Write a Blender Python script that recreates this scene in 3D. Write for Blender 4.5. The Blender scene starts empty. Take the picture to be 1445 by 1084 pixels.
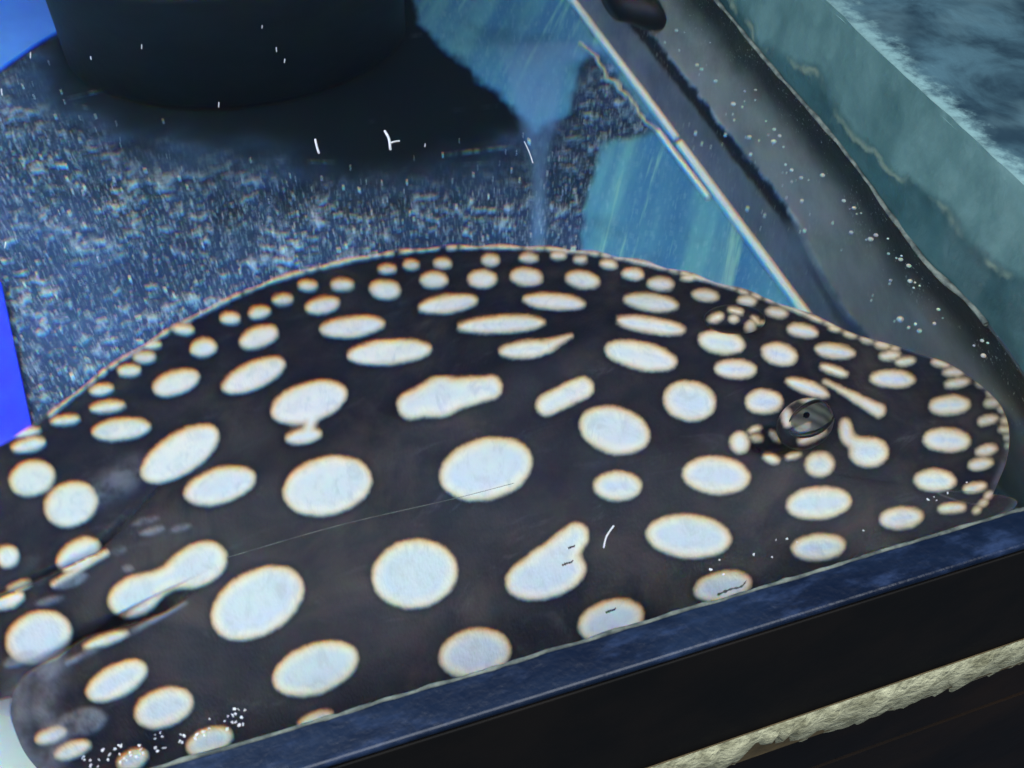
import bpy, bmesh, math, random
import numpy as np
from mathutils import Matrix, Vector
random.seed(4); rng = np.random.default_rng(4)
SC = bpy.context.scene; COL = SC.collection

# ---------------------------------------------------------------- camera
# The water surface is z = 0.  The camera stands in front of the tank and looks down
# through the surface; orientation comes from the vanishing points of the tank edges.
PW, PH, F = 1445., 1084., 1251.
CX, CY = PW/2, PH/2
CAMH = .25            # camera height above the water
DEP = .18             # water depth
N_W = 1.333
def cam_axes(pitch=44.5, vp=(4980., -1100.)):
    vx = np.array([vp[0], vp[1], F]); vx /= np.linalg.norm(vx)
    a = np.cross(vx, [0, -1., 0]); a /= np.linalg.norm(a); a *= np.sign(a[2])
    b = np.cross(a, vx); b *= -np.sign(b[1])
    t = math.radians(pitch)
    vy = a*math.cos(t) + b*math.sin(t)
    return np.stack([vx, vy, np.cross(vx, vy)])
R = cam_axes()
cd = bpy.data.cameras.new('camera'); cam = bpy.data.objects.new('camera', cd); COL.objects.link(cam)
cd.sensor_width = 36; cd.lens = 36*F/PW; cd.dof.use_dof = True; cd.dof.focus_distance = .40; cd.dof.aperture_fstop = 22; cd.clip_start = .01; cd.clip_end = 60
cam.matrix_world = Matrix(((R[0,0], -R[0,1], -R[0,2], 0), (R[1,0], -R[1,1], -R[1,2], 0),
                           (R[2,0], -R[2,1], -R[2,2], CAMH), (0, 0, 0, 1)))
SC.camera = cam

# ---------------------------------------------------------------- light
w = bpy.data.worlds.new('World'); SC.world = w; w.use_nodes = True
w.node_tree.nodes['Background'].inputs[0].default_value = (.30, .48, .80, 1)
w.node_tree.nodes['Background'].inputs[1].default_value = .12
def area(name, loc, target, sx, sy, power, color):
    l = bpy.data.lights.new(name, 'AREA'); l.shape = 'RECTANGLE'; l.size = sx; l.size_y = sy
    l.energy = power; l.color = color
    o = bpy.data.objects.new(name, l); COL.objects.link(o); o.location = loc
    o.rotation_euler = (Vector(target)-Vector(loc)).to_track_quat('-Z', 'Y').to_euler()
    return o
area('tank_light', (.0, -.12, .72), (.06, .30, -.1), 1.3, .7, 16.5, (.88, .94, 1.))
area('side_fill', (-.80, .72, .52), (.20, .50, -.15), .8, .6, 17., (.66, .83, 1.))  # added fill lamp, brightens the far floor and the side wall
SC.view_settings.view_transform = 'Standard'; SC.view_settings.look = 'None'
SC.view_settings.exposure = .2; SC.view_settings.gamma = 1
SC.cycles.use_denoising = True
SC.cycles.max_bounces = 10; SC.cycles.transmission_bounces = 8
SC.cycles.caustics_refractive = True; SC.cycles.blur_glossy = .3
SC.cycles.sample_clamp_indirect = 6

# ---------------------------------------------------------------- pixel <-> place
def dirs(px):
    px = np.atleast_2d(np.asarray(px, float))
    d = np.c_[px[:,0]-CX, px[:,1]-CY, np.full(len(px), F)]
    d /= np.linalg.norm(d, axis=1, keepdims=True)
    return d @ R.T
def on_z(px, z):
    """points seen at photo pixels px on the level z (through the water when z < 0)"""
    d = dirs(px); z = np.broadcast_to(np.asarray(z, float), (len(d),))
    P = np.array([0, 0, CAMH]) + d*(-CAMH/d[:,2])[:,None]
    t = d/N_W; t[:,2] = -np.sqrt(1-t[:,0]**2-t[:,1]**2)
    Q = P + t*(z/t[:,2])[:,None]
    A = np.array([0, 0, CAMH]) + d*((z-CAMH)/d[:,2])[:,None]
    return np.where((z < 0)[:,None], Q, A)
def on_y(px, y):
    d = dirs(px); return np.array([0, 0, CAMH]) + d*(y/d[:,1])[:,None]
def project(P):
    """photo pixel of a place, bent at the water surface"""
    P = np.asarray(P, float).copy()
    rho = np.hypot(P[:,0], P[:,1]); dep = np.maximum(-P[:,2], 0)
    lo = np.zeros(len(P)); hi = rho.copy()
    for _ in range(45):
        m = (lo+hi)/2
        s1 = m/np.hypot(m, CAMH); s2 = s1/N_W
        tot = m + dep*s2/np.sqrt(1-s2*s2)
        big = tot > rho; hi = np.where(big, m, hi); lo = np.where(big, lo, m)
    m = (lo+hi)/2
    under = P[:,2] < 0
    sc = np.where(under, m/np.maximum(rho, 1e-9), 1)
    V = np.c_[P[:,0]*sc, P[:,1]*sc, np.where(under, 0, P[:,2])-CAMH]
    c = V @ R
    return np.c_[CX+F*c[:,0]/c[:,2], CY+F*c[:,1]/c[:,2]]

def ell(p, cx, cy, a, b, ang=0):
    t = math.radians(ang); dx = p[:,0]-cx; dy = p[:,1]-cy
    u = dx*math.cos(t)-dy*math.sin(t); v = dx*math.sin(t)+dy*math.cos(t)
    k = np.sqrt((u/a)**2+(v/b)**2)
    return k*(k-1)/np.maximum(np.sqrt(u*u/a**4+v*v/b**4), 1e-6)
def caps(p, x0, y0, r0, x1, y1, r1):
    d = np.array([x1-x0, y1-y0]); q = p-np.array([x0, y0])
    t = np.clip(q@d/(d@d), 0, 1)
    return np.hypot(q[:,0]-t*d[0], q[:,1]-t*d[1])-(r0+(r1-r0)*t)
def smin(a, b, k):
    h = np.clip(.5+.5*(b-a)/k, 0, 1); return b*(1-h)+a*h-k*h*(1-h)
def poly_sd(p, pts):
    """signed distance to a closed polygon, negative inside"""
    pts = np.asarray(pts, float); d = np.full(len(p), 1e9); ins = np.zeros(len(p), bool)
    for i in range(len(pts)):
        a, b = pts[i], pts[(i+1) % len(pts)]
        e = b-a; q = p-a; t = np.clip(q@e/(e@e), 0, 1)
        d = np.minimum(d, np.hypot(q[:,0]-t*e[0], q[:,1]-t*e[1]))
        c = ((a[1] > p[:,1]) != (b[1] > p[:,1]))
        with np.errstate(divide='ignore', invalid='ignore'):
            ins ^= c & (p[:,0] < (b[0]-a[0])*(p[:,1]-a[1])/(b[1]-a[1])+a[0])
    return np.where(ins, -d, d)
def line_sd(p, pts):
    """signed distance to an open line: positive on the right-hand side walking down the picture"""
    pts = np.asarray(pts, float); d = np.full(len(p), 1e9); s = np.ones(len(p))
    for i in range(len(pts)-1):
        a, b = pts[i], pts[i+1]; e = b-a; q = p-a; t = np.clip(q@e/(e@e), 0, 1)
        dd = np.hypot(q[:,0]-t*e[0], q[:,1]-t*e[1])
        near = dd < d; d = np.where(near, dd, d)
        s = np.where(near, np.sign(q[:,0]*e[1]-q[:,1]*e[0]), s)
    return d*s
def smooth(x, a, b):
    t = np.clip((x-a)/(b-a), 0, 1); return t*t*(3-2*t)
def catmull(pts, n, closed=False):
    pts = np.asarray(pts, float); m = len(pts); out = []
    for i in range(m if closed else m-1):
        p0 = pts[(i-1) % m] if closed or i > 0 else pts[0]
        p1, p2 = pts[i], pts[(i+1) % m]
        p3 = pts[(i+2) % m] if closed or i+2 < m else pts[-1]
        for t in np.linspace(0, 1, n, endpoint=False):
            out.append(.5*(2*p1+(p2-p0)*t+(2*p0-5*p1+4*p2-p3)*t*t+(3*p1-p0-3*p2+p3)*t**3))
    if not closed: out.append(pts[-1])
    return np.array(out)
def vnoise(x, y, seed=0, octaves=3):
    """cheap value noise, about -1..1"""
    r = np.random.default_rng(seed); tab = r.uniform(-1, 1, (64, 64)); v = 0; amp = 1; tot = 0
    for o in range(octaves):
        xi = np.floor(x).astype(int); yi = np.floor(y).astype(int); fx = x-xi; fy = y-yi
        fx = fx*fx*(3-2*fx); fy = fy*fy*(3-2*fy)
        g = lambda i, j: tab[(xi+i) % 64, (yi+j) % 64]
        v = v+amp*((g(0,0)*(1-fx)+g(1,0)*fx)*(1-fy)+(g(0,1)*(1-fx)+g(1,1)*fx)*fy)
        tot += amp; amp *= .5; x = x*2.03+7; y = y*2.03+3
    return v/tot

# ---------------------------------------------------------------- mesh helpers
def mesh_obj(name, V, Fc, mat, parent=None, smoothf=True, attrs=None):
    me = bpy.data.meshes.new(name)
    me.from_pydata([tuple(v) for v in V] if not isinstance(V, np.ndarray) else V.tolist(), [],
                   Fc.tolist() if isinstance(Fc, np.ndarray) else Fc)
    if smoothf: me.polygons.foreach_set('use_smooth', np.ones(len(me.polygons), bool))
    for k, a in (attrs or {}).items():
        at = me.attributes.new(k, 'FLOAT', 'POINT'); at.data.foreach_set('value', np.asarray(a, np.float32))
    me.update()
    if mat: me.materials.append(mat)
    o = bpy.data.objects.new(name, me); COL.objects.link(o)
    if parent: o.parent = parent
    return o
def grid_faces(nu, nv, closed_u=False, off=0):
    iu = np.arange(nu if closed_u else nu-1); iv = np.arange(nv-1)
    I, J = np.meshgrid(iu, iv, indexing='ij'); I2 = (I+1) % nu
    return np.stack([I*nv+J, I2*nv+J, I2*nv+J+1, I*nv+J+1], -1).reshape(-1, 4)+off
def box_bm(bm, c, s, rot=None):
    r = bmesh.ops.create_cube(bm, size=1)
    M = Matrix.Translation(c) @ (rot or Matrix()) @ Matrix.Diagonal((*s, 1))
    bmesh.ops.transform(bm, matrix=M, verts=r['verts'])
def bm_obj(name, bm, mat, parent=None, smoothf=False):
    me = bpy.data.meshes.new(name); bm.to_mesh(me); bm.free()
    if smoothf: me.polygons.foreach_set('use_smooth', np.ones(len(me.polygons), bool))
    if mat: me.materials.append(mat)
    o = bpy.data.objects.new(name, me); COL.objects.link(o)
    if parent: o.parent = parent
    return o
def empty(name, loc=(0, 0, 0)):
    o = bpy.data.objects.new(name, None); COL.objects.link(o); o.location = loc; o.empty_display_size = .02
    return o
def tag(o, label=None, cat=None, group=None, kind=None):
    for k, v in (('label', label), ('category', cat), ('group', group), ('kind', kind)):
        if v: o[k] = v
    return o
def solid_prism(name, top, thick, mat, parent=None):
    """flat plate from a closed outline (points at the top face)"""
    n = len(top); V = [tuple(p) for p in top]+[(p[0], p[1], p[2]-thick) for p in top]
    Fc = [list(range(n)), list(range(2*n-1, n-1, -1))]+[[i, n+i, n+(i+1) % n, (i+1) % n] for i in range(n)]
    return mesh_obj(name, V, Fc, mat, parent, False)
def tube(name, path, rad, mat, parent=None, seg=8):
    path = np.asarray(path, float); n = len(path); rad = np.broadcast_to(rad, (n,))
    T = np.gradient(path, axis=0); T /= np.linalg.norm(T, axis=1, keepdims=True)
    up = np.array([.01, .02, 1.]); A = np.cross(T, up); A /= np.linalg.norm(A, axis=1, keepdims=True); B = np.cross(A, T)
    th = np.linspace(0, 2*np.pi, seg, endpoint=False)
    V = path[:,None]+rad[:,None,None]*(A[:,None]*np.cos(th)[None,:,None]+B[:,None]*np.sin(th)[None,:,None])
    Fc = []
    for i in range(n-1):
        for j in range(seg):
            k = (j+1) % seg; Fc.append([i*seg+j, i*seg+k, (i+1)*seg+k, (i+1)*seg+j])
    Fc += [list(range(seg)), list(range((n-1)*seg, n*seg))[::-1]]
    return mesh_obj(name, V.reshape(-1, 3), Fc, mat, parent)

# ---------------------------------------------------------------- materials
class NT:
    def __init__(s, name):
        s.m = bpy.data.materials.new(name); s.m.use_nodes = True; s.t = s.m.node_tree; s.t.nodes.clear()
        s.out = s.t.nodes.new('ShaderNodeOutputMaterial')
    def n(s, kind, **kw):
        nd = s.t.nodes.new('ShaderNode'+kind)
        for k, v in kw.items():
            if k.startswith('i_'):
                key = k[2:]; key = int(key) if key.isdigit() else key.replace('_', ' ')
                s.set(nd.inputs[key], v)
            else: setattr(nd, k, v)
        return nd
    def set(s, inp, v):
        if hasattr(v, 'is_output'): s.t.links.new(v, inp)
        elif hasattr(v, 'outputs'): s.t.links.new(v.outputs[0], inp)
        else:
            if isinstance(v, tuple) and len(v) == 3 and inp.type == 'RGBA': v = (*v, 1)
            inp.default_value = v
    def math(s, op, a, b=0., clamp=False):
        nd = s.n('Math', operation=op, use_clamp=clamp); s.set(nd.inputs[0], a); s.set(nd.inputs[1], b); return nd.outputs[0]
    def ramp(s, v, lo, hi):
        nd = s.n('MapRange', interpolation_type='SMOOTHSTEP'); s.set(nd.inputs[0], v); nd.inputs[1].default_value = lo; nd.inputs[2].default_value = hi
        return nd.outputs[0]
    def mix(s, f, a, b):
        nd = s.n('Mix', data_type='RGBA'); s.set(nd.inputs[0], f); s.set(nd.inputs[6], a); s.set(nd.inputs[7], b); return nd.outputs[2]
    def attr(s, name): return s.n('Attribute', attribute_name=name).outputs['Fac']
    def pos(s, scale=(1, 1, 1)):
        g = s.n('NewGeometry'); mp = s.n('Mapping'); s.t.links.new(g.outputs['Position'], mp.inputs[0]); mp.inputs['Scale'].default_value = scale
        return mp.outputs[0]
    def noise(s, scale, detail=4, rough=.55, vec=None, dist=0):
        nd = s.n('TexNoise'); s.set(nd.inputs['Vector'], vec or s.pos()); nd.inputs['Scale'].default_value = scale
        nd.inputs['Detail'].default_value = detail; nd.inputs['Roughness'].default_value = rough; nd.inputs['Distortion'].default_value = dist
        return nd.outputs['Fac']
    def bump(s, h, dist, strength=1.):
        nd = s.n('Bump'); s.set(nd.inputs['Height'], h); nd.inputs['Distance'].default_value = dist; nd.inputs['Strength'].default_value = strength
        return nd.outputs[0]
    def principled(s, color, rough=.5, spec=.5, normal=None, **kw):
        p = s.n('BsdfPrincipled'); s.set(p.inputs['Base Color'], color); s.set(p.inputs['Roughness'], rough)
        s.set(p.inputs['Specular IOR Level'], spec)
        if normal is not None: s.set(p.inputs['Normal'], normal)
        for k, v in kw.items(): s.set(p.inputs[k.replace('_', ' ')], v)
        s.t.links.new(p.outputs[0], s.out.inputs[0]); return s.m
def plain(name, c1, c2, scale=60, rough=.5, bump=.0004, spec=.4):
    t = NT(name); n = t.noise(scale); return t.principled(t.mix(t.ramp(n, .3, .7), c1, c2), rough, spec, t.bump(t.noise(scale*3), bump) if bump else None)

# --- water: bends each colour a little differently, as water does at a slant
def water_mat():
    t = NT('water')
    ripple = t.bump(t.noise(9, 2, .4), .0011, .30)
    shaders = []
    for col, ior in (((.55, 0, 0), 1.3465), ((.40, .28, 0), 1.3397), ((.05, .44, .05), 1.333), ((0, .28, .40), 1.3263), ((0, 0, .55), 1.3195)):
        r = t.n('BsdfRefraction', i_Color=col, i_Roughness=0., i_IOR=ior); t.set(r.inputs['Normal'], ripple); shaders.append(r)
    a2 = shaders[0]
    for sh in shaders[1:]:
        ad = t.n('AddShader'); t.t.links.new(a2.outputs[0], ad.inputs[0]); t.t.links.new(sh.outputs[0], ad.inputs[1]); a2 = ad
    g = t.n('BsdfGlossy', i_Roughness=.02); t.set(g.inputs['Normal'], ripple)
    fr = t.n('Fresnel', i_IOR=1.333)
    mx = t.n('MixShader'); t.t.links.new(fr.outputs[0], mx.inputs[0]); t.t.links.new(a2.outputs[0], mx.inputs[1]); t.t.links.new(g.outputs[0], mx.inputs[2])
    t.t.links.new(mx.outputs[0], t.out.inputs[0]); return t.m

def skin_mat():
    t = NT('spotted_skin')
    sd = t.attr('spot')
    fine = t.noise(420, 3, .6); mid = t.noise(70, 4, .6)
    sdw = t.math('ADD', sd, t.math('MULTIPLY', t.math('SUBTRACT', t.noise(110, 3), .5), 5.))
    sdw = t.math('ADD', sdw, t.math('MULTIPLY', t.math('SUBTRACT', fine, .5), 3.))
    inside = t.ramp(sdw, 4.6, -3.4)
    core = t.ramp(sdw, 0., -9.)
    dark = t.mix(t.ramp(mid, .35, .75), (.0125, .0125, .0215), (.024, .0215, .028))
    dark = t.mix(t.math('MULTIPLY', t.ramp(t.noise(16, 5, .62, None, .8), .45, .72), .75), dark, (.060, .050, .048))
    dark = t.mix(t.math('MULTIPLY', t.ramp(t.noise(34, 6, .7, t.pos((.6, 1.3, 1)), 1.2), .56, .74), .6), dark, (.070, .072, .085))
    # thin dusky halo round each spot
    dark = t.mix(t.math('MULTIPLY', t.ramp(sdw, 14., 3.), .5), dark, (.006, .006, .012))
    pale = t.mix(t.ramp(mid, .3, .7), (.80, .75, .70), (.68, .67, .68))
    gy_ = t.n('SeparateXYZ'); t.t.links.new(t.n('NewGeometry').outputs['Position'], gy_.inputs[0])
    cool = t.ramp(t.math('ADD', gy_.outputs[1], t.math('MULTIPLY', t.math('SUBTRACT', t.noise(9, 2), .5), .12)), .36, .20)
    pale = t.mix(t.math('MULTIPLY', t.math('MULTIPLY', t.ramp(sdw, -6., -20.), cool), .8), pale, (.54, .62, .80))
    pale = t.mix(t.math('MULTIPLY', t.ramp(t.noise(120, 5, .7, t.pos((1, .6, 1)), 1.5), .45, .70), .5), pale, (.40, .44, .54))
    spot = t.mix(core, (.66, .50, .33), pale)
    col = t.mix(inside, dark, spot)
    veil = t.attr('veil')
    col = t.mix(t.math('MULTIPLY', veil, t.ramp(t.noise(90, 4), .25, .7)), col, (.34, .34, .40))
    return t.principled(col, .40, .13, normal=t.bump(t.math('ADD', t.noise(900, 2), t.math('MULTIPLY', mid, 1.5)), .0004, .6))

STREAK = 34.
def floor_mat():
    t = NT('tank_floor_glass')
    film = t.attr('film'); streak = t.attr('streak'); gloom = t.attr('gloom')  # film also holds the painted shade at the back
    big = t.noise(14, 4); p = t.pos()
    def along_streak(k):
        mp = t.n('Mapping'); t.t.links.new(t.n('NewGeometry').outputs['Position'], mp.inputs[0]); mp.inputs['Rotation'].default_value = (0, 0, math.radians(STREAK)); mp2 = t.n('Mapping'); t.t.links.new(mp.outputs[0], mp2.inputs[0]); mp2.inputs['Scale'].default_value = (1, k, 1); return mp2.outputs[0]
    teal = t.mix(t.ramp(t.noise(26, 4, .6, along_streak(.10), .3), .35, .7), (.05, .19, .37), (.14, .40, .46))
    teal = t.mix(t.ramp(t.noise(70, 4, .7, along_streak(.06), .2), .56, .70), teal, (.25, .52, .46))
    teal = t.mix(t.math('MULTIPLY', t.ramp(big, .5, .7), .6), teal, (.02, .09, .14))
    teal = t.mix(t.math('MULTIPLY', t.ramp(t.noise(300, 4, .6), .55, .7), .5), teal, (.40, .62, .72))
    film_shade_w = t.math('ADD', film, t.math('MULTIPLY', t.math('SUBTRACT', t.noise(60, 5, .65), .5), 26.))
    fm = t.ramp(film_shade_w, 7., -7.)
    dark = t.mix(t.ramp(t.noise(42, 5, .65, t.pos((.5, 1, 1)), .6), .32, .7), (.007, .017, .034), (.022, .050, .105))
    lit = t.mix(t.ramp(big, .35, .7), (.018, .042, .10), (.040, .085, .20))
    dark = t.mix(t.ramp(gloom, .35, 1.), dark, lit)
    # sediment specks, fading out in the painted shade
    v1 = t.noise(170, 5, .72, t.pos((.7, 1, 1)), .4); sp = t.ramp(t.math('ADD', v1, t.math('MULTIPLY', t.math('SUBTRACT', t.noise(22, 3), .5), .34)), .53, .66)
    v2 = t.noise(400, 3, .6); sp2 = t.ramp(v2, .57, .66)
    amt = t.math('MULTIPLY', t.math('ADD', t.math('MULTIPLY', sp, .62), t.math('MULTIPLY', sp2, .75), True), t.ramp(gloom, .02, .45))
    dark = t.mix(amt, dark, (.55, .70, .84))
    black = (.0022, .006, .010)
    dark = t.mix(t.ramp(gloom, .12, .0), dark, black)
    col = t.mix(fm, teal, dark)
    col = t.mix(t.math('MULTIPLY', streak, .75), col, (.16, .30, .52))
    # a few white crumbs and hair-line scratches on everything
    wv = t.n('TexVoronoi', feature='DISTANCE_TO_EDGE', i_Scale=7.5); t.set(wv.inputs['Vector'], t.pos((.35, 1.6, 1)))
    scr = t.ramp(wv.outputs['Distance'], .006, .001)
    col = t.mix(t.math('MULTIPLY', scr, t.math('MULTIPLY', t.ramp(t.noise(16, 2), .5, .66), t.ramp(t.noise(120, 3), .4, .7))), col, (.28, .40, .46))
    return t.principled(col, .5, .2, t.bump(v1, .0008, .5))

def wall_low_mat():
    t = NT('side_wall_under_water')
    c = t.attr('torn'); wl = t.attr('waterline')
    cw = t.math('ADD', c, t.math('MULTIPLY', t.math('SUBTRACT', t.noise(60, 4, .6), .5), 12.))
    slate = t.mix(t.ramp(t.noise(26, 4), .3, .7), (.12, .155, .215), (.19, .235, .30))
    grey = t.mix(t.ramp(t.noise(20, 4), .3, .7), (.26, .29, .29), (.42, .44, .43))
    grey = t.mix(t.math('MULTIPLY', t.ramp(t.math('ADD', wl, t.math('MULTIPLY', t.math('SUBTRACT', t.noise(24, 4), .5), 22.)), 66., 18.), .93), grey, (.007, .009, .012))  # painted shade, darkening the grey panel up to the waterline
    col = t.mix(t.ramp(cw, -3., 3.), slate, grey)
    gap_shade = t.math('MULTIPLY', t.ramp(cw, -16., -10.), t.ramp(cw, 2., -2.))
    col = t.mix(t.math('MULTIPLY', gap_shade, t.attr('gap_shade')), col, (.004, .006, .012))  # shadow line along the torn edge, painted into the colour
    col = t.mix(t.math('MULTIPLY', t.ramp(t.math('ADD', t.noise(420, 3, .6), t.math('MULTIPLY', t.math('SUBTRACT', t.noise(30, 3), .5), .3)), .64, .72), .7), col, (.50, .55, .50))
    return t.principled(col, .6, .2, t.bump(t.noise(150), .0006))
def wall_up_mat():
    t = NT('side_wall_above_water')
    c = t.attr('damp')
    cw = t.math('ADD', c, t.math('MULTIPLY', t.math('SUBTRACT', t.noise(45, 4, .6), .5), 34.))
    wet = t.mix(t.ramp(t.noise(30, 5, .6, t.pos((1, .4, 1)), .6), .3, .72), (.006, .024, .028), (.022, .058, .062))
    dry = t.mix(t.ramp(t.noise(28, 5, .6), .3, .72), (.035, .078, .078), (.070, .130, .125))
    col = t.mix(t.ramp(cw, -9., 9.), wet, dry)
    line = t.math('MULTIPLY', t.ramp(t.math('ABSOLUTE', t.math('ADD', cw, 6.)), 7., 0.), t.ramp(t.noise(34, 3), .45, .6))
    col = t.mix(t.math('MULTIPLY', line, .5), col, (.17, .20, .14))
    return t.principled(col, .38, .4, t.bump(t.noise(60, 4), .0012))
def ledge_mat():
    t = NT('mottled_ledge')
    n = t.noise(20, 6, .6, None, .4)
    col = t.mix(t.ramp(n, .34, .66), (.009, .026, .040), (.050, .105, .13))
    col = t.mix(t.math('MULTIPLY', t.ramp(t.noise(17, 4), .52, .7), .6), col, (.075, .135, .155))
    col = t.mix(t.ramp(t.math('ADD', t.attr('frost'), t.math('MULTIPLY', t.math('SUBTRACT', t.noise(110, 5, .7), .5), 80.)), 34., 0.), col, (.17, .28, .28))
    return t.principled(col, .6, .3, t.bump(n, .002))
def rail_mat():
    t = NT('rail_plastic')
    n = t.noise(34, 5, .6, t.pos((.4, 1, 1)), .5)
    col = t.mix(t.ramp(n, .35, .7), (.0012, .0045, .015), (.006, .014, .034))
    col = t.mix(t.math('MULTIPLY', t.ramp(t.noise(60, 5, .7, t.pos((.5, 1.5, 1))), .48, .74), .6), col, (.028, .048, .11))  # patchy bluish sheen painted into the rail colour
    return t.principled(col, .32, .35, t.bump(t.noise(240), .0004))

M = dict(water=water_mat(), skin=skin_mat(), floor=floor_mat(), low=wall_low_mat(), up=wall_up_mat(), ledge=ledge_mat(), rail=rail_mat(),
    black=plain('black_plastic', (.0028, .0026, .0024), (.006, .0045, .0035), 30, .7, .0003, .15),
    wood=plain('dark_cabinet', (.004, .0025, .0018), (.018, .009, .004), 9, .7, .001, .2),
    seam=plain('white_silicone', (.90, .93, .95), (.80, .88, .93), 90, .35, .0003),
    crust=plain('lime_crust', (.38, .40, .34), (.62, .62, .52), 200, .8, .001),
    crust_dim=plain('old_sealant', (.03, .038, .036), (.13, .145, .12), 160, .8, .001),
    bead=plain('pale_sealant', (.20, .19, .11), (.55, .53, .34), 130, .7, .0015),
    beadbrown=plain('brown_sealant', (.06, .04, .013), (.11, .075, .03), 60, .7, .0008),
    pump=plain('dark_pump_plastic', (.0026, .0075, .011), (.0055, .013, .018), 25, .6, .0006, .2),
    cup=plain('black_rubber', (.0012, .0012, .0014), (.003, .003, .004), 50, .5, .0004, .3),
    blue=plain('cobalt_glow', (.012, .03, .80), (.03, .06, .95), 20, .5, 0),
    blue2=plain('sky_blue_glow', (.05, .15, .52), (.08, .23, .66), 14, .5, 0),
    white=plain('white_glow_panel', (.80, .88, .95), (.70, .84, .95), 30, .5, .0003),
    flake=plain('white_flake', (.40, .39, .42), (.6, .58, .60), 300, .6, .0003),
    bits=plain('dark_bit', (.01, .01, .012), (.03, .03, .03), 300, .6, 0),
    
    lid=plain('eyelid_skin', (.006, .006, .009), (.02, .018, .02), 300, .3, .0003, .4),
    pupil=plain('eye_pupil', (.002, .002, .003), (.005, .005, .006), 300, .1, 0, .6),
    cloth=plain('pale_cloth', (.05, .05, .03), (.09, .09, .06), 60, .8, .001))
ii = NT('eye_iris'); wv_ = ii.n('TexWave', wave_type='RINGS', rings_direction='SPHERICAL'); ii.set(wv_.inputs['Vector'], ii.n('TexCoord').outputs['Object']); wv_.inputs['Scale'].default_value = 60; wv_.inputs['Distortion'].default_value = 5; wv_.inputs['Detail'].default_value = 3
M['iris'] = ii.principled(ii.mix(wv_.outputs['Fac'], (.045, .050, .047), (.105, .108, .094)), .15, .4)
bb = NT('air_bubble'); M['bubble'] = bb.principled((.75, .80, .78), .08, 1.)

# ---------------------------------------------------------------- structure: floor, water, tank
Z0 = -DEP
SEAM = [(700, -147), (810, 0), (975, 220), (1140, 440), (1330, 693)]
WLINE = [(935, -90), (1010, 0), (1075, 80), (1200, 225), (1300, 365), (1380, 445), (1450, 540), (1520, 640)]
TOPL = [(1085, -80), (1165, 0), (1300, 128), (1445, 262), (1560, 372)]
YF = .1175                                 # inner face of the front pane
# floor sheet
gx, gy = np.meshgrid(np.linspace(-.42, .335, 190), np.linspace(YF-.0005, 1.25, 300), indexing='ij')
P = np.c_[gx.ravel(), gy.ravel(), np.full(gx.size, Z0)]
px = project(P)
FILM_SHADE = [(-300, 900), (-300, 130), (0, 100), (45, 66), (95, 38), (97, -60), (575, -60), (590, 30), (640, 78), (700, 130), (755, 185), (800, 160), (830, 60), (860, 90), (925, 185), (850, 205), (832, 260), (812, 420), (812, 900)]
film = poly_sd(px, FILM_SHADE)  # dark film on the floor, together with painted shade at the back
st = poly_sd(px, [(700, 60), (880, 60), (798, 92), (772, 230), (764, 420), (748, 420), (752, 230), (720, 120)])
streak = smooth(st, 7, -7)*(.55+.45*vnoise(px[:,0]/24, px[:,1]/60, 2))
gloom = smooth(ell(px, 420, 70, 330, 115, -6)+35*vnoise(px[:,0]/90, px[:,1]/50, 5), 0, 260)   # painted shade at the back of the floor; specks fade into it
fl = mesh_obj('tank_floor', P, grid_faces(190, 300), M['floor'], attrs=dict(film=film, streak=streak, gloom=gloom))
tag(fl, kind='structure')

# water surface, from the front pane to the side wall
wl = on_z(catmull(WLINE, 8), 0.)
left = [(-.42, wl[0,1]+.35, 0), (-.42, YF+.0005, 0)]
edge = [tuple(p) for p in wl if p[1] > YF+.002]
edge_end = (edge[-1][0]+.004, YF+.0005, 0)
outl = [left[0], left[1], edge_end]+edge[::-1]+[(edge[0][0]-.01, wl[0,1]+.35, 0)]
wat = mesh_obj('water', outl, [list(range(len(outl)))], M['water'], smoothf=False)
tag(wat, kind='structure')

tank = empty('aquarium', (.1, YF, Z0))
tag(tank, 'rimmed glass aquarium with blue front rail and teal side wall', 'aquarium')
def child(o):
    o.parent = tank; o.matrix_parent_inverse = Matrix.Translation(-tank.location); return o

# side wall: ruled between the floor seam, the waterline and the top edge
NY = 240
def resample(P, n):
    s = np.r_[0, np.cumsum(np.linalg.norm(np.diff(P, axis=0), axis=1))]; q = np.linspace(0, s[-1], n)
    return np.c_[[np.interp(q, s, P[:,k]) for k in range(3)]].T
ys = np.linspace(1.0, YF, NY)
def at_y(P, ys):
    o = np.argsort(P[:,1]); P = P[o]
    k0 = (P[3]-P[0])/(P[3,1]-P[0,1]); 
    lo = np.polyfit(P[:,1], P[:,0], 1)
    x = np.interp(ys, P[:,1], P[:,0]); x = np.where(ys > P[-1,1], P[-1,0]+lo[0]*(ys-P[-1,1]), x); x = np.where(ys < P[0,1], P[0,0]+lo[0]*(ys-P[0,1]), x)
    return np.c_[x, ys, np.full(len(ys), P[0,2])]
B0 = at_y(on_z(catmull(SEAM, 8), Z0), ys); W0 = at_y(wl, ys); T0 = at_y(on_z(catmull(TOPL, 8), .055), ys)
T0[:,0] = np.maximum(T0[:,0], W0[:,0]+.001)
def ruled(A, B, n, bulge=0):
    t = np.linspace(0, 1, n)[None,:,None]
    S = A[:,None]*(1-t)+B[:,None]*t
    if bulge: S[:,:,0] += bulge*np.sin(np.pi*t[:,:,0])
    return S
W0b = W0.copy(); W0b[:,2] = .0015
S = ruled(B0, W0b, 90); P = S.reshape(-1, 3); px = project(P)
TORN = [(840, -60), (918, 45), (985, 130), (1050, 215), (1085, 255), (1130, 318), (1160, 380), (1195, 440), (1240, 490), (1300, 560)]
torn = line_sd(px, TORN); wline = -line_sd(px, WLINE)
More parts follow.
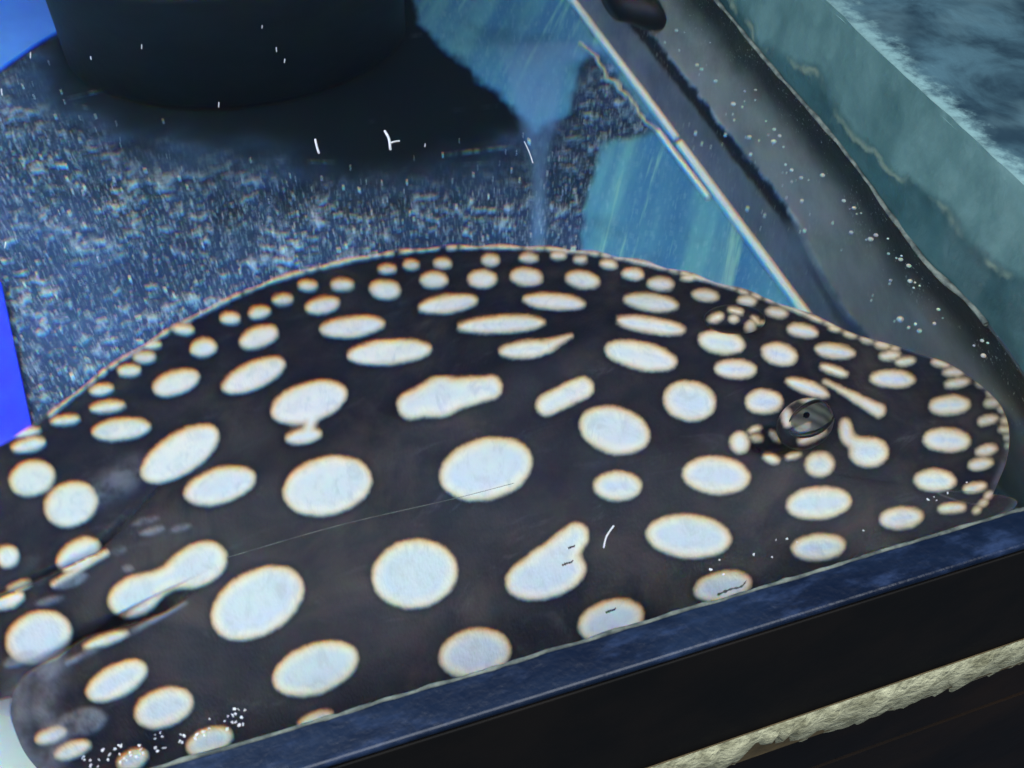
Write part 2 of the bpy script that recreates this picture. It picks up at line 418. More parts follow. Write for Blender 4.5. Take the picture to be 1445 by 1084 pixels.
gap_shade = smooth(px[:,1], 330, 300)*.95+.5*smooth(px[:,1], 340, 400)
# the torn slate sheet stands a little proud of the grey panel
P[:,0] -= .003*smooth(torn, 2, -4)
child(mesh_obj('submerged_side_wall', P, grid_faces(NY, 90), M['low'], attrs=dict(torn=torn, waterline=wline, gap_shade=gap_shade)))
S = ruled(W0b, T0, 50); P = S.reshape(-1, 3); px = project(P)
DAMP = [(1000, -60), (1075, 60), (1150, 100), (1185, 165), (1250, 225), (1300, 265), (1340, 300), (1372, 345), (1420, 380), (1500, 430)]
P[:,0] += .0012*vnoise(P[:,1]*60, P[:,2]*60, 3)
child(mesh_obj('upper_side_wall', P, grid_faces(NY, 50), M['up'], attrs=dict(damp=line_sd(px, DAMP))))
T1 = T0.copy(); T1[:,0] += .42
S = ruled(T0, T1, 80); P = S.reshape(-1, 3); px = project(P)
P[:,2] += .002*vnoise(P[:,0]*40, P[:,1]*40, 9)-.002
child(mesh_obj('ledge', P, grid_faces(NY, 80), M['ledge'], attrs=dict(frost=line_sd(px, TOPL))))
# wavy lime line at the waterline
path = W0.copy(); path[:,2] = .0012; path[:,0] += -.0006+.0010*vnoise(ys*45, ys*0+3, 7)
path = path[(ys > .2)]
child(tube('waterline_crust', path, np.maximum(.0003, .0011+.0008*vnoise(path[:,1]*60, path[:,1]*0, 8)), M['crust_dim'], seg=6))
# white seam bead along the floor corner, two lengths with a break, and a crusted edge
def along(p0, p1, off, z, n=40, jit=0, seed=0):
    q = np.c_[np.linspace(p0[0], p1[0], n), np.linspace(p0[1], p1[1], n)]
    A = on_z(q, z); A[:,0] += off+jit*vnoise(A[:,1]*90, A[:,1]*0+seed, seed); return A
child(tube('seam_bead', along((735, -100), (960, 198), -.001, Z0+.004), .0042, M['seam'], seg=12))
child(tube('seam_bead', along((962, 202), (1180, 494), -.001, Z0+.004), .0042, M['seam'], seg=12))
A = along((840, 15), (975, 200), .009, Z0+.012, 60, .002, 4)
child(tube('crust_line', A, .0018+.0016*np.abs(vnoise(A[:,1]*120, A[:,1]*0, 6)), M['crust'], seg=7))
A = along((822, 60), (928, 185), -.002, Z0+.003, 60, .005, 5)
child(tube('crust_line', A, .0012+.003*np.abs(vnoise(A[:,1]*120, A[:,1]*0, 12)), M['crust'], seg=7))
child(tube('seam_bead', along((928, 186), (1000, 280), .000, Z0+.003, 30), .0022, M['seam'], seg=8))

# front rail: top face seen as the blue band, black outer face below
def rail(name, prof, mat, x0=-.5, x1=.36, n=2, bev=.0012):
    V = []; Fc = []; m = len(prof)
    for x in np.linspace(x0, x1, n):
        V += [(x, y, z) for y, z in prof]
    for i in range(n-1):
        Fc += [[i*m+j, i*m+(j+1) % m, (i+1)*m+(j+1) % m, (i+1)*m+j] for j in range(m)]
    Fc += [list(range(m))[::-1], list(range((n-1)*m, n*m))]
    o = mesh_obj(name, V, Fc, mat, None, False)
    md = o.modifiers.new('bevel', 'BEVEL'); md.width = bev; md.segments = 3; md.limit_method = 'ANGLE'
    return child(o)
RZ = .0014
ro = on_y([(945, 1075), (1445, 903)], .100)      # top edge of the sealant on the outer face
rb = on_y([(1038, 1084), (1445, 930)], .100)
ZS, ZB = float(ro[:,2].mean()), float(rb[:,2].mean())
rail('front_rail', [(YF, RZ), (.1042, RZ), (.1042, -.0012), (YF, -.012)], M['rail'])
rail('front_face', [(YF-.0006, -.0125), (.1038, -.0016), (.1005, ZS-.012), (YF-.0006, ZS-.012)], M['black'])
rail('front_pane', [(YF-.001, ZS-.0125), (.1075, ZS-.0125), (.1075, Z0), (YF-.001, Z0)], M['wood'])
# waterline crust on the inner lip of the rail
A = np.c_[np.linspace(-.2, .33, 160), np.full(160, YF-.0002), np.full(160, RZ-.0004)]; A[:,1] += .0005*vnoise(A[:,0]*140, A[:,0]*0, 3)
child(tube('rail_crust', A, .0006+.0006*np.abs(vnoise(A[:,0]*200, A[:,0]*0, 4)), M['crust_dim'], seg=6))
# ragged old sealant under the black face
ns = 220; xs = np.linspace(-.2, .36, ns); h = (ZS-ZB)
V = []; V2 = []
for i, x in enumerate(xs):
    n1 = float(vnoise(np.array([x*150]), np.array([1.5]), 3)[0]); n2 = float(vnoise(np.array([x*45]), np.array([.5]), 13)[0])
    full = 1.05+.38*n1 if n2 > -.28 or x < .14 else .45+.5*abs(n1)
    d = .0014+.0030*abs(n1)
    V += [(x, .1000, ZS+.0004), (x, .1000-d, ZS-.001-.1*h), (x, .1000-d*.8, ZS-h*full*.6), (x, .1004, ZS-h*full)]
    V2 += [(x, .1006, ZS), (x, .0999, ZS-.0004), (x, .0999, ZS-h*.97), (x, .1006, ZS-h*1.0)]
child(mesh_obj('sealant_strip', np.array(V), grid_faces(ns, 4), M['bead'], smoothf=True))
child(mesh_obj('sealant_backing', np.array(V2), grid_faces(ns, 4), M['beadbrown'], smoothf=False))

# cabinet under the tank front
bm = bmesh.new(); box_bm(bm, (.0, .30, -.62), (1.0, .38, .86)); bmesh.ops.bevel(bm, geom=bm.edges[:], offset=.004, segments=2, affect='EDGES')
cab = bm_obj('cabinet', bm, M['wood']); tag(cab, 'dark brown cabinet carrying the aquarium', 'cabinet')

# ---------------------------------------------------------------- stingray
OUT_PX = [  # outline where the photograph shows it: (x, y)
    (60, 590), (130, 534), (200, 487), (300, 431), (400, 389), (500, 364), (600, 350), (700, 346.5), (800, 351), (900, 367), (1000, 394), (1100, 427),
    (1165, 453), (1230, 478), (1290, 499), (1340, 514), (1380, 538), (1408, 570), (1423, 605), (1424, 638), (1410, 676), (1385, 712)]
def zm(x): return Z0+.045+.09*smooth(x, .02, .27)       # margin level: the snout end rides higher
def out_pts(pl):
    pl = np.asarray(pl, float); z = np.full(len(pl), Z0+.05)
    for _ in range(12):
        Q = on_z(pl, z); z = zm(Q[:,0])
    return Q
far = out_pts(OUT_PX)
leftpx = [(90, 933), (0, 968), (-70, 992), (-150, 985), (-190, 910), (-185, 820), (-150, 745), (-95, 690), (-40, 645), (0, 625)]
lobe = [(185, 1190), (120, 1150), (72, 1105), (40, 1068), (27, 1035), (25, 1010), (36, 982), (60, 955)]
hid = [(float(far[-1,0])-.012, .150), (.262, .134), (.22, .128), (.15, .125), (.07, .125), (.0, .1255), (-.05, .128)]
hidP = np.array([(x, y, zm(np.array([x]))[0]) for x, y in hid])
ctl = np.vstack([far, hidP, out_pts(lobe), out_pts(leftpx)])
cen = np.array([on_z([(660, 640)], Z0+.09)[0,0], on_z([(660, 640)], Z0+.09)[0,1]])
ol = catmull(ctl, 14, True)
# resample by arc length
olc = np.vstack([ol, ol[:1]]); s = np.r_[0, np.cumsum(np.linalg.norm(np.diff(olc[:,:2], axis=0), axis=1))]
NT_, NR = 1300, 210
q = np.linspace(0, s[-1], NT_, endpoint=False)
O = np.c_[np.interp(q, s, olc[:,0]), np.interp(q, s, olc[:,1])]
rr = 1-(1-np.linspace(0, 1, NR))**1.25
X = cen[0]+(O[:,None,0]-cen[0])*rr[None]; Y = cen[1]+(O[:,None,1]-cen[1])*rr[None]
x = X.ravel(); y = Y.ravel(); r = np.tile(rr, NT_)
ang = np.arctan2(O[:,1]-cen[1], O[:,0]-cen[0]); dist = np.hypot(O[:,0]-cen[0], O[:,1]-cen[1])
aa = np.linspace(-np.pi, np.pi, 360, endpoint=False); so = np.argsort(ang)
Rs = np.interp(aa, ang[so], dist[so], period=2*np.pi); kk = np.exp(-(np.arange(-90, 91)/26.)**2); kk /= kk.sum()
Rs = np.convolve(np.r_[Rs, Rs, Rs], kk, 'same')[360:720]
def dome(x, y, r):
    th_ = np.arctan2(y-cen[1], x-cen[0]); rho = np.hypot(x-cen[0], y-cen[1])/np.interp(th_, aa, Rs, period=2*np.pi)
    z = zm(x)+(.046-.028*smooth(x, .08, .27))*np.maximum(1-(rho*.97)**2, .0)**1.1*(1-r**10)
    z += .006*np.exp(-(((x-.22)/.07)**2+((y-.27)/.06)**2))*(1-r**4)          # head
    z += .0030*vnoise(x*20, y*20, 3)*(1-r**6)+.004*np.exp(-((y-.262-.02*np.sin(x*9))/.018)**2)*(1-r**4)+.0016*np.sin(np.arctan2(y-cen[1], x-cen[0])*34)*r**8   # loose skin, rippling margin
    return z
z = dome(x, y, r)
p0 = project(np.c_[x, y, z])
LA = [(-200, 925), (0, 848), (60, 822), (140, 783), (178, 742), (225, 690), (300, 630)]
LB = [(-60, 1010), (88, 936), (130, 905), (185, 886), (235, 866), (275, 835), (330, 790)]
dA = line_sd(p0, LA); dB = line_sd(p0, LB)            # sign: + above the line walking right
fade = lambda p, a, b: smooth(p[:,0], b, a)
near = lambda d, k: np.exp(-(d/k)**2)
# folds: pelvic fin over the far fin, near fin lobe over the pelvic fin
z += fade(p0, 90, 300)*(.0065*smooth(dA, 2.5, -2.5)*np.exp(-np.abs(np.minimum(dA, 0))/90.))
z += fade(p0, 110, 330)*(.0115*smooth(dB, 2.5, -2.5)*np.exp(-np.abs(np.minimum(dB, 0))/110.))
z -= .016*fade(p0, 120, 300)*near(dB-7, 8)+.010*fade(p0, 90, 240)*near(dA-6, 5)
# spiracle and the swelling it sits in
def g(cx, cy, sx, sy): return np.exp(-(((p0[:,0]-cx)/sx)**2+((p0[:,1]-cy)/sy)**2))
z += .006*g(1112, 612, 55, 42)+.0045*g(1138, 598, 36, 26)-.012*g(1080, 625, 16, 12)-.007*g(1104, 630, 16, 11)
z += .006*g(1038, 462, 48, 26)-.004*g(1064, 470, 12, 9)
z -= .0022*g(820, 650, 40, 90)+.0018*g(1075, 735, 22, 60)
top = np.c_[x, y, z]; pp = project(top)
SPOTS = """40 628 25 9 12;38 610 18 5 12;92 593 20 6 8;152 574 24 8 8;143 550 17 7 8;182 523 16 8 0;204 504 15 8 0;214 487 12 5 5;259 465 14 7 0;325 450 14 8 0;366 441 15 8 10;399 423 14 7 5
435 403 13 7 0;483 402 15 8 0;455 431 24 11 12;365 476 28 14 20;287 491 18 12 10;248 540 33 16 18;358 530 48 18 24;171 606 41 15 6;254 641 62 28 33;310 686 51 24 16;45 675 32 24 15;100 712 38 30 20
497 461 45 14 6;546 380 12 6 0;580 374 11 6 0;624 372 12 7 0;692 367 12 8 0;746 364 12 6 0;788 361 10 5 0;819 366 9 5 0;859 373 12 6 -10;893 387 15 8 -5;543 409 21 13 -5;612 395 19 11 0
681 394 20 12 0;743 391 22 12 -5;822 395 24 12 -10;932 401 18 9 -5;632 429 41 12 8;782 426 43 11 -5;919 427 38 12 -8;708 458 61 12 3;918 459 48 11 -9;549 497 59 17 5;904 502 51 19 -12
867 607 50 32 -15;871 686 33 20 0;686 662 66 42 15;973 566 37 27 -10;462 686 63 40 14;995 417 18 8 -8;1054 425 13 7 -5;1096 441 15 7 -8;971 392 9 4 0;1132 467 21 9 -10;1178 496 28 10 -8
1177 523 19 6 -20;1260 535 31 12 -2;1018 483 32 16 -10;1100 500 25 15 -15;1038 521 29 13 -2;1139 547 32 9 -20;1078 567 26 17 0;1178 464 8 4 -15;1199 472 9 4 -15;1223 480 9 4 -15;1245 487 10 5 -10
1256 502 14 6 5;1278 510 14 6 8;1263 492 5 3 0;1327 513 12 5 -15;1346 525 15 6 5;1350 541 17 6 10;1386 542 8 5 0;1400 555 8 5 0;1401 568 12 6 10;1415 577 6 5 0;1394 593 14 6 12;1419 594 7 5 0
1418 606 9 5 0;1422 617 5 3 0;1423 629 4 3 0;1340 572 29 13 4;1336 621 33 16 -3;1319 678 29 15 -2;1392 635 15 7 12;1384 655 17 8 10;1376 688 16 6 12;1044 624 13 15 0;1011 671 47 26 -5;1157 655 20 17 0
1155 710 45 22 5;972 757 59 30 -5;1272 731 30 15 5;1343 717 19 7 5;1395 699 6 4 30;1387 710 6 4 30;1379 720 6 4 30;1155 772 37 18 5;1020 828 40 20 10;10 785 16 15 10;111 783 33 20 30;27 827 17 6 20
10 848 25 10 20;55 900 47 36 20;165 961 46 22 28;231 999 42 26 20;295 1046 33 18 20;445 944 62 34 20;363 851 70 44 30;72 1038 22 10 20;103 1058 26 11 20;187 1072 22 13 25;445 1015 25 8 20
585 810 60 47 10;670 922 50 34 10;862 876 47 27 15;1065 606 9 4 20;1068 618 8 5 0;1094 616 10 4 -45;1088 647 11 6 -25;1120 643 10 4 15;150 903 32 7 18"""
spots = [tuple(map(float, a.split())) for a in SPOTS.replace('\n', ';').split(';')]
# beyond the frame and behind the rail the pattern goes on
for (a, b) in [(-60, 700), (-110, 800), (-50, 770), (-70, 900), (-130, 900), (560, 1030), (700, 1010), (800, 970), (930, 930), (1090, 900), (1230, 810), (380, 1110), (520, 1130), (250, 1130), (640, 1100), (780, 1060), (950, 1010), (1120, 960)]:
    spots.append((a, b, 34+8*math.sin(a), 22, 15))
# small dashes on the far margin
op = project(np.c_[O, zm(O[:,0])]); acc = 0
for i in range(len(op)-1):
    d = op[i+1]-op[i]; acc += np.hypot(*d)
    if acc > 27+11*math.sin(i*1.7) and 60 < op[i,0] < 1180 and op[i,1] < 600:
        acc = 0; n_ = np.array([-d[1], d[0]])/np.hypot(*d)
        if n_[1] < 0: n_ = -n_
        c = op[i]+n_*2.2; spots.append((c[0], c[1], 10+4*math.sin(i), 2.3, -math.degrees(math.atan2(d[1], d[0]))))
def spot_field(p, spots):
    sd = np.full(len(p), 60.)
    for (cx, cy, a, b, an) in spots:
        m = (np.abs(p[:,0]-cx) < a+45) & (np.abs(p[:,1]-cy) < a+45)
        if m.any(): sd[m] = np.minimum(sd[m], ell(p[m], cx, cy, a, b, an))
    return sd
sd = spot_field(pp, spots)
def blend(*parts, k=12):
    v = parts[0]
    for b in parts[1:]: v = smin(v, b, k)
    return v
E_ = lambda *a: ell(pp, *a); C_ = lambda *a: caps(pp, *a)
for v in (blend(E_(436, 568, 55, 27, 17), E_(428, 616, 25, 10, 10), C_(440, 590, 9, 434, 610, 5), k=7),
          blend(C_(580, 572, 19, 620, 560, 24), C_(620, 560, 24, 692, 547, 16), k=14),
          blend(C_(772, 571, 15, 822, 547, 15), k=5),
          blend(E_(743, 493, 38, 12, 6), C_(775, 487, 7, 806, 474, 2), k=8),
          blend(C_(1165, 539, 3, 1208, 562, 5), C_(1205, 560, 5, 1240, 580, 9), k=6),
          blend(E_(1226, 638, 27, 20, 0), E_(1194, 608, 9, 17, 5), C_(1198, 620, 7, 1215, 630, 10), k=8),
          blend(E_(190, 842, 38, 27, 20), E_(280, 797, 42, 29, 25), C_(195, 836, 17, 275, 798, 17), k=14),
          blend(E_(770, 812, 57, 32, 15), C_(775, 800, 30, 812, 757, 18), k=10)):
    sd = np.minimum(sd, v)
# the pigment stops at the folds
sd = np.where((np.abs(dA+2) < 3) & (p0[:,0] < 160), np.maximum(sd, 6), sd)
sd = np.where((dB > 0) & (dB < 9) & (p0[:,0] < 235), np.maximum(sd, 8), sd)
strip = caps(pp, 75, 825, 3.5, 150, 780, 3); sd = np.minimum(sd, np.where(dA < 0, strip, 60))
veil = .5*np.clip(1-np.abs(poly_sd(pp, [(25, 960), (75, 940), (60, 1000), (90, 1040), (60, 1084), (25, 1084)]))/30, 0, 1)
veil = np.maximum(veil, .55*smooth(ell(pp, 112, 1020, 40, 19, 15), 5, -5))
veil = np.maximum(veil, .35*smooth(ell(pp, 165, 680, 40, 14, 35), 20, -8))
veil = np.maximum(veil, .30*smooth(r, .985, 1.))
for (a, b, c, d, e) in ((30, 930, 26, 10, 20), (215, 749, 18, 6, 15), (255, 745, 14, 5, 15), (165, 778, 14, 6, 20), (180, 802, 8, 5, 0), (100, 820, 25, 9, 20), (70, 848, 20, 6, 15), (205, 735, 20, 5, 15)):
    veil = np.maximum(veil, .55*smooth(ell(pp, a, b, c, d, e), 3, -4))
veil = np.maximum(veil, .6*smooth(np.minimum(caps(pp, 95, 936, 4, 190, 889, 4), caps(pp, 190, 889, 4, 262, 851, 2)), 3, -3)*(dB < 1))
# underside
und = np.c_[x, y, z-.0008-.030*(1-r**2)**.8]
nv = len(top); V = np.vstack([top, und])
Fc = np.vstack([grid_faces(NT_, NR, True), grid_faces(NT_, NR, True, nv)[:, ::-1]])
I = np.arange(NT_); rim = np.stack([I*NR+NR-1, nv+I*NR+NR-1, nv+((I+1) % NT_)*NR+NR-1, ((I+1) % NT_)*NR+NR-1], -1)
Fc = np.vstack([Fc, rim])
# tail, off to the left, grown into the same skin
tb = out_pts([(-150, 905)])[0]; tp = np.array([tb+np.array([.05-.30*t, -.01+.03*t+.03*t*t, .004-.012*t]) for t in np.linspace(0, 1, 40)]); tr = np.linspace(.013, .002, 40)
th = np.linspace(0, 2*np.pi, 20, endpoint=False)
TV = (tp[:,None]+tr[:,None,None]*np.stack([0*th, np.cos(th), .7*np.sin(th)], -1)[None])
tv = TV.reshape(-1, 3); TF = []
for i in range(39):
    for j in range(20): TF.append([i*20+j, i*20+(j+1) % 20, (i+1)*20+(j+1) % 20, (i+1)*20+j])
Fc = np.vstack([Fc, np.array(TF)+len(V)]); V = np.vstack([V, tv])
tsd = 6-9*np.clip(vnoise(tv[:,0]*60, tv[:,1]*60+tv[:,2]*60, 4)*3, -1, 1)
allsd = np.r_[sd, np.full(nv, 30.), tsd]; allveil = np.r_[veil, np.full(nv, .6), np.zeros(len(tv))]
ray = empty('stingray', (cen[0], cen[1], Z0+.01))
tag(ray, 'black stingray with large white spots gliding beside the front rail', 'stingray')
def rchild(o, par=None):
    p_ = par or ray; o.parent = p_; o.matrix_parent_inverse = p_.matrix_world.inverted() if par else Matrix.Translation(-ray.location); return o
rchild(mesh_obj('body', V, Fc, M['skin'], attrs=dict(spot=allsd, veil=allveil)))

# eyes: raised knobs with a lidded iris
def surf(pxy):
    i = np.argmin(np.hypot(pp[:,0]-pxy[0], pp[:,1]-pxy[1])); return top[i]
def knob(c, ax, rad, nu=96, nvv=64):
    ax = [np.array(a, float)/np.linalg.norm(a) for a in ax]
    u, v = np.meshgrid(np.linspace(0, 2*np.pi, nu, endpoint=False), np.linspace(1e-3, np.pi-1e-3, nvv), indexing='ij')
    n = (np.cos(u)*np.sin(v))[...,None]*ax[0]*rad[0]+(np.sin(u)*np.sin(v))[...,None]*ax[1]*rad[1]+np.cos(v)[...,None]*ax[2]*rad[2]
    return (np.array(c)+n).reshape(-1, 3), grid_faces(nu, nvv, True)
view = -dirs([(1143, 588)])[0]; view[2] *= 1.6; view /= np.linalg.norm(view)
c = surf((1138, 602))+np.array([0, .001, .0005])
a1 = np.array([.86, .51, 0]); a2 = np.cross([0, 0, 1.], a1)
KV, KF = knob(c, (a1, a2, (0, 0, 1)), (.0152, .0104, .0095)); kp = project(KV)
ks = spot_field(kp, [(1116, 565, 9, 4, 25), (1142, 565, 13, 4, -3), (1170, 569, 7, 4, -40), (1110, 589, 8, 14, 10), (1146, 616, 21, 7, 25), (1120, 640, 10, 4, 15)])
eye = rchild(mesh_obj('eye', KV, KF, M['skin'], attrs=dict(spot=ks, veil=.22*smooth(ell(kp, 1146, 590, 42, 27, 17), 6, -6)*(ks > 4))))
def patch(name, V, Fc, keep, push, centre, mat, par):
    idx = np.where(keep)[0]; mp = -np.ones(len(V), int); mp[idx] = np.arange(len(idx))
    f = Fc[np.all(keep[Fc], axis=1)]
    return rchild(mesh_obj(name, centre+(V[idx]-centre)*push, mp[f], mat), par)
bpy.context.view_layer.update()
front = (KV-c)@view > 0
IV, IF = knob(c, (a1, a2, (0, 0, 1)), (.0152, .0104, .0095), 200, 160); ip = project(IV); fr2 = (IV-c)@view > 0
patch('iris', IV, IF, (ell(ip, 1147, 590, 32, 20, 17) < 0) & fr2, 1.012, c, M['iris'], eye)
patch('pupil', IV, IF, (ell(ip, 1138, 586, 5, 4.5, 20) < 0) & fr2, 1.022, c, M['pupil'], eye)
# lids: a dark fold of skin round the near iris
def on_knob(q_):
    ok = np.where(fr2)[0]; return IV[ok[np.argmin(np.hypot(ip[ok,0]-q_[0], ip[ok,1]-q_[1]))]]
for t0, t1, rr_ in ((10, 175, .0011), (190, 350, .0013)):
    A = []
    for a_ in np.linspace(math.radians(t0), math.radians(t1), 26):
        u_, v_ = 35*math.cos(a_), 22.5*math.sin(a_); k_ = math.radians(17)
        A.append(c+(on_knob((1147+u_*math.cos(k_)+v_*math.sin(k_)*.3, 590-u_*math.sin(k_)-v_))-c)*1.02)
    A = np.array(A); A = (A+np.roll(A, 1, 0)+np.roll(A, -1, 0))[1:-1]/3
    rchild(tube('eyelid', A, rr_*np.sin(np.linspace(.25, np.pi-.25, len(A))), M['lid'], seg=8), eye)
c2 = surf((1038, 454))+np.array([0, .001, .0008])
b1 = np.array([.96, -.28, 0]); b2 = np.cross([0, 0, 1.], b1)
KV, KF = knob(c2, (b1, b2, (0, 0, 1)), (.0145, .0088, .0078)); kp = project(KV)
ks = spot_field(kp, [(1010, 449, 11, 6, 25), (1035, 450, 6, 5, 0), (1038, 439, 10, 4, -15), (1059, 463, 7, 10, 0), (1067, 452, 8, 3, -45), (1078, 458, 6, 3, -45)])
rchild(mesh_obj('eye', KV, KF, M['skin'], attrs=dict(spot=ks, veil=np.zeros(len(ks)))))

# ---------------------------------------------------------------- things in the tank
# dark pump standing at the back of the floor
a = on_z([(97, 60), (575, 45), (335, 150)], Z0); pc = (a[0]+a[1])/2; pr = np.linalg.norm(a[1]-a[0])/2
th = np.linspace(0, 2*np.pi, 72, endpoint=False)
prof = [(0, 0), (.97, 0), (1, .006), (1, .165), (.97, .172), (.4, .174), (0, .174)]
V = [(pc[0]+pr*q_*math.cos(t), pc[1]+pr*.75*q_*math.sin(t), Z0+.001+hh) for t in th for q_, hh in prof]
pump = mesh_obj('filter_box', np.array(V), grid_faces(72, len(prof), True), M['pump'])
tag(pump, 'big dark rounded filter box standing at the back of the tank', 'filter box')
# added panels at the left; their colours stand in for blue and white light
def plate(name, pxs, lift, mat, label, cat, th=.003):
    o = solid_prism(name, on_z(pxs, Z0+lift), th, mat); return tag(o, label, cat)
plate('blue_glow_panel', [(0, 395), (46, 612), (-40, 700), (-170, 640), (-150, 330)], .0045, M['blue'], 'cobalt blue panel added for the blue-lit wall beside the ray tail', 'panel')
plate('blue_glow_panel', [(-60, -60), (93, -60), (95, 36), (45, 66), (0, 98), (-110, 150)], .0045, M['blue2'], 'sky blue panel added for the blue-lit wall by the dark filter box', 'panel')
plate('white_glow_panel', [(-300, 900), (120, 850), (200, 1000), (200, 1250), (-300, 1300)], .0045, M['white'], 'white panel added for the bright glow under the rear fin lobe of the ray', 'panel')
# black suction cup on the side wall
c = on_z([(878, 8)], -.09)[0]
prof = [(0, .03), (.5, .03), (.62, .022), (.95, .012), (1, .004), (.98, 0), (0, 0)]
V = []
for t in th[::2]:
    for q_, hh in prof: V.append((c[0]+.02-hh, c[1]+.040*q_*math.cos(t), c[2]+.026*q_*math.sin(t)))
cup = mesh_obj('suction_cup', np.array(V), grid_faces(36, len(prof), True), M['cup'])
tag(cup, 'black round suction cup stuck on the side wall', 'suction cup')

# air bubbles clinging to the grey wall panel
bm = bmesh.new(); bmesh.ops.create_icosphere(bm, subdivisions=2, radius=1); bub = bpy.data.meshes.new('air_bubble'); bm.to_mesh(bub); bm.free()
bub.polygons.foreach_set('use_smooth', np.ones(len(bub.polygons), bool)); bub.materials.append(M['bubble'])
def on_wall(p):
    """place on the submerged side wall seen at pixel p"""
    d = (wallpx[:,0]-p[0])**2+(wallpx[:,1]-p[1])**2; return wallP[np.argmin(d)]
S = ruled(B0, W0, 90); wallP = S.reshape(-1, 3); wallpx = project(wallP)
BUB = [(925, 43, 4), (961, 43, 5), (964, 70, 3), (990, 92, 5), (998, 97, 5), (1017, 115, 5), (1042, 147, 6), (1054, 150, 3), (1030, 190, 4), (1044, 168, 3), (1063, 192, 5), (1060, 128, 3),
    (1071, 126, 3), (1100, 182, 4), (1097, 197, 6), (1107, 190, 4), (1066, 217, 4), (1115, 230, 3), (1123, 238, 4), (1171, 246, 5), (1140, 249, 4), (1126, 256, 3), (1118, 278, 3), (1139, 284, 4),
    (1197, 282, 4), (1216, 292, 4), (1185, 313, 3), (1143, 323, 4), (1209, 326, 4), (1236, 335, 5), (1246, 330, 4), (1282, 366, 4), (1289, 372, 4), (1280, 360, 2), (1265, 394, 3), (1293, 395, 4),
    (1305, 402, 2), (1241, 415, 2), (1277, 448, 6), (1288, 460, 3), (1303, 464, 4), (1331, 457, 3), (1399, 480, 3), (1395, 499, 4), (1333, 436, 3), (987, 187, 5), (995, 201, 4), (1008, 205, 3), (1064, 293, 5), (1084, 303, 4), (1026, 276, 2),
    (1112, 205, 2), (1090, 170, 2), (1072, 140, 2), (1040, 160, 2), (1195, 350, 2), (1225, 300, 2), (1150, 300, 2), (1010, 60, 2), (945, 60, 3)]
for bx, by, br in list(BUB[:50]):
    if random.random() < .8: BUB.append((bx+random.gauss(0, 9), by+random.gauss(0, 9), random.choice((1.5, 2, 2, 2.5))))
for i, (bx, by, br) in enumerate(BUB):
    o = bpy.data.objects.new('air_bubble', bub); COL.objects.link(o); o.location = on_wall((bx, by))+np.array([-.0035, 0, 0]); s_ = br*.00032; o.scale = (s_, s_, s_)
    tag(o, 'tiny air bubble clinging to the grey submerged side wall', 'bubble', 'air bubbles on the side wall')

# floating flakes and threads on the water surface
def flake(name, pts, rad, mat, label, cat='flake', grp=None):
    A = catmull(on_z(pts, .0003), 6); o = tube(name, A, rad, mat, seg=5); return tag(o, label, cat, grp)
fk = flake('food_flake', [(543, 185), (549, 196), (551, 211)], .0007, M['flake'], 'white forked flake floating above the dark floor')
bud = tube('fork', catmull(on_z([(550, 202), (557, 200), (564, 199)], .0003), 5), .0005, M['flake'], seg=5); bud.parent = fk
flake('food_flake', [(445, 197), (447, 206), (450, 216)], .0006, M['flake'], 'curled lilac white flake floating beside the forked flake')
flake('thread', [(866, 742), (856, 757), (852, 773)], .0003, M['flake'], 'thin white thread floating over the ray')
flake('thread', [(740, 200), (747, 215), (752, 230)], .00025, M['flake'], 'short pale thread floating beside the pale floor streak')
flake('thread', [(320, 787), (480, 741), (640, 704), (725, 682)], .0001, M['crust_dim'], 'long fine hair floating across the ray back')
for p_, l_, lab in (((800, 795), 10, 'dark crumb floating over the pear shaped white spot'), ((806, 772), 6, 'dark crumb floating over the pear shaped white spot'),
        ((861, 862), 9, 'small dark crumb floating over a white spot cut by the front rail'), ((1030, 832), 26, 'long dark crumb over the white spot half hidden by the rail')):
    A = [(p_[0]-l_*.7, p_[1]+l_*.3), (p_[0], p_[1]), (p_[0]+l_*.6, p_[1]-l_*.15), (p_[0]+l_*.9, p_[1]-l_*.5)]
    flake('dark_crumb', A, [.0001, .0005, .0003, .0002, .0006, .0002, .0004, .0003, .0002, .0004, .0003, .0002, .0004, .0003, .0002, .0003, .0002, .0001, .0001][:19], M['bits'], lab, 'crumb', 'dark crumbs on the water')
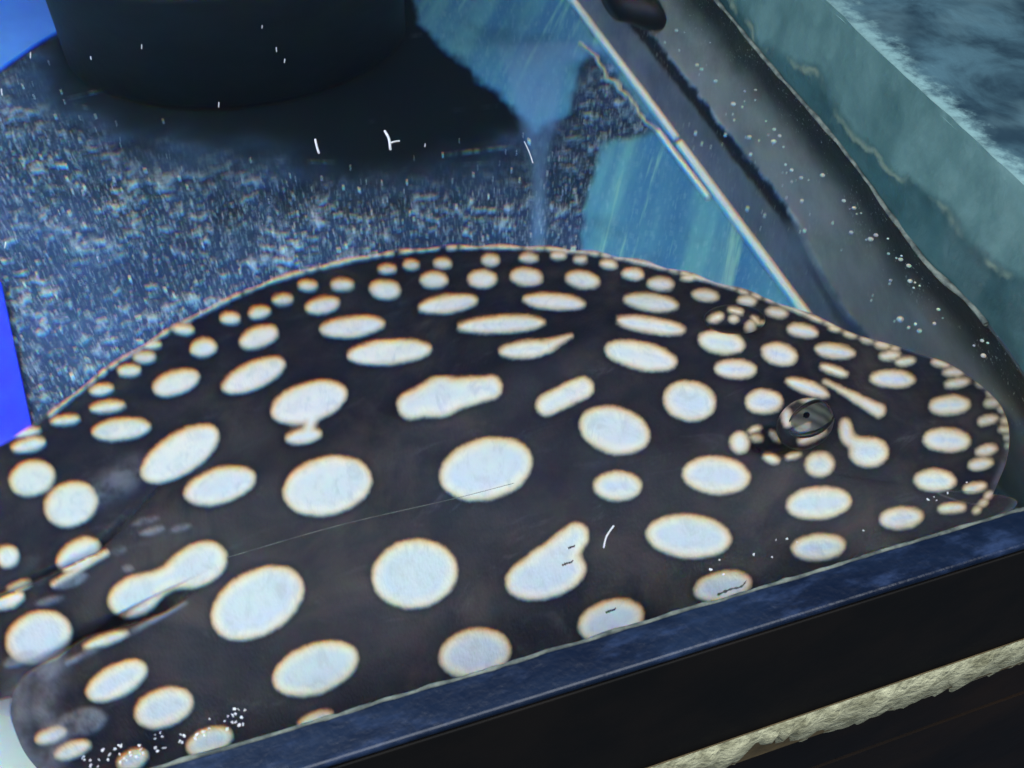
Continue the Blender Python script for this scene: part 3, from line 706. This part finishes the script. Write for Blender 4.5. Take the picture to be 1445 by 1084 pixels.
for pxy, l_ in (((2, 130), 9), ((43, 78), 8), ((200, 66), 6), ((309, 148), 7), ((370, 38), 4), ((128, 82), 4), ((402, 86), 5), ((8, 346), 8), ((390, 70), 6), ((600, 205), 4)):
    t = random.uniform(-.5, .5); A = [(pxy[0], pxy[1]-l_*.5), (pxy[0]+l_*.15*t, pxy[1]), (pxy[0]+l_*t*.6, pxy[1]+l_*.5)]
    flake('dust_flake', A, .0003, M['flake'], 'tiny white dust fleck floating over the dark floor', 'dust', 'dust flecks on the water')
# foam crumbs where the water meets the rail
bm = bmesh.new()
for i in range(80):
    u = random.random(); cxp = 100+u*250 if i < 64 else random.uniform(1000, 1420); base = on_z([(cxp, 1130-.312*cxp+ (random.random()**2)*-26)], 0.)[0]
    if base[1] < YF+.0008: base[1] = YF+.0008+random.random()*.003
    m = Matrix.Translation((base[0], base[1], .0004)) @ Matrix.Rotation(random.random()*6, 4, 'Z') @ Matrix.Diagonal((random.uniform(.0002, .0006), random.uniform(.00015, .0004), .0003, 1))
    bmesh.ops.create_icosphere(bm, subdivisions=1, radius=1, matrix=m)
for v in bm.verts: v.co += Vector((random.uniform(-1, 1), random.uniform(-1, 1), random.uniform(-.3, .5)))*.00022
fo = bm_obj('foam', bm, M['flake']); tag(fo, 'white foam crumbs along the inner edge of the front rail', 'foam', kind='stuff')

# larger crumbs of sediment lying on the dark part of the floor
bm = bmesh.new(); k = 0
while k < 420:
    q_ = np.array([[random.uniform(-20, 1000), random.uniform(60, 560)]])
    if poly_sd(q_, FILM_SHADE)[0] > -6 or ell(q_, 420, 70, 330, 130, -6)[0] < 60*random.random(): continue
    b = on_z(q_, Z0)[0]; a_ = .00035+.0009*random.random()**3
    m = Matrix.Translation((b[0], b[1], Z0+a_*.4)) @ Matrix.Rotation(random.random()*6, 4, 'Z') @ Matrix.Diagonal((a_*random.uniform(.8, 2.2), a_, a_*.7, 1))
    bmesh.ops.create_icosphere(bm, subdivisions=1, radius=1, matrix=m); k += 1
for v in bm.verts: v.co += Vector((random.uniform(-1, 1), random.uniform(-1, 1), random.uniform(-.5, .5)))*.00018
tag(bm_obj('sediment', bm, M['white']), 'pale sediment crumbs scattered over the dark tank floor', 'sediment', kind='stuff')
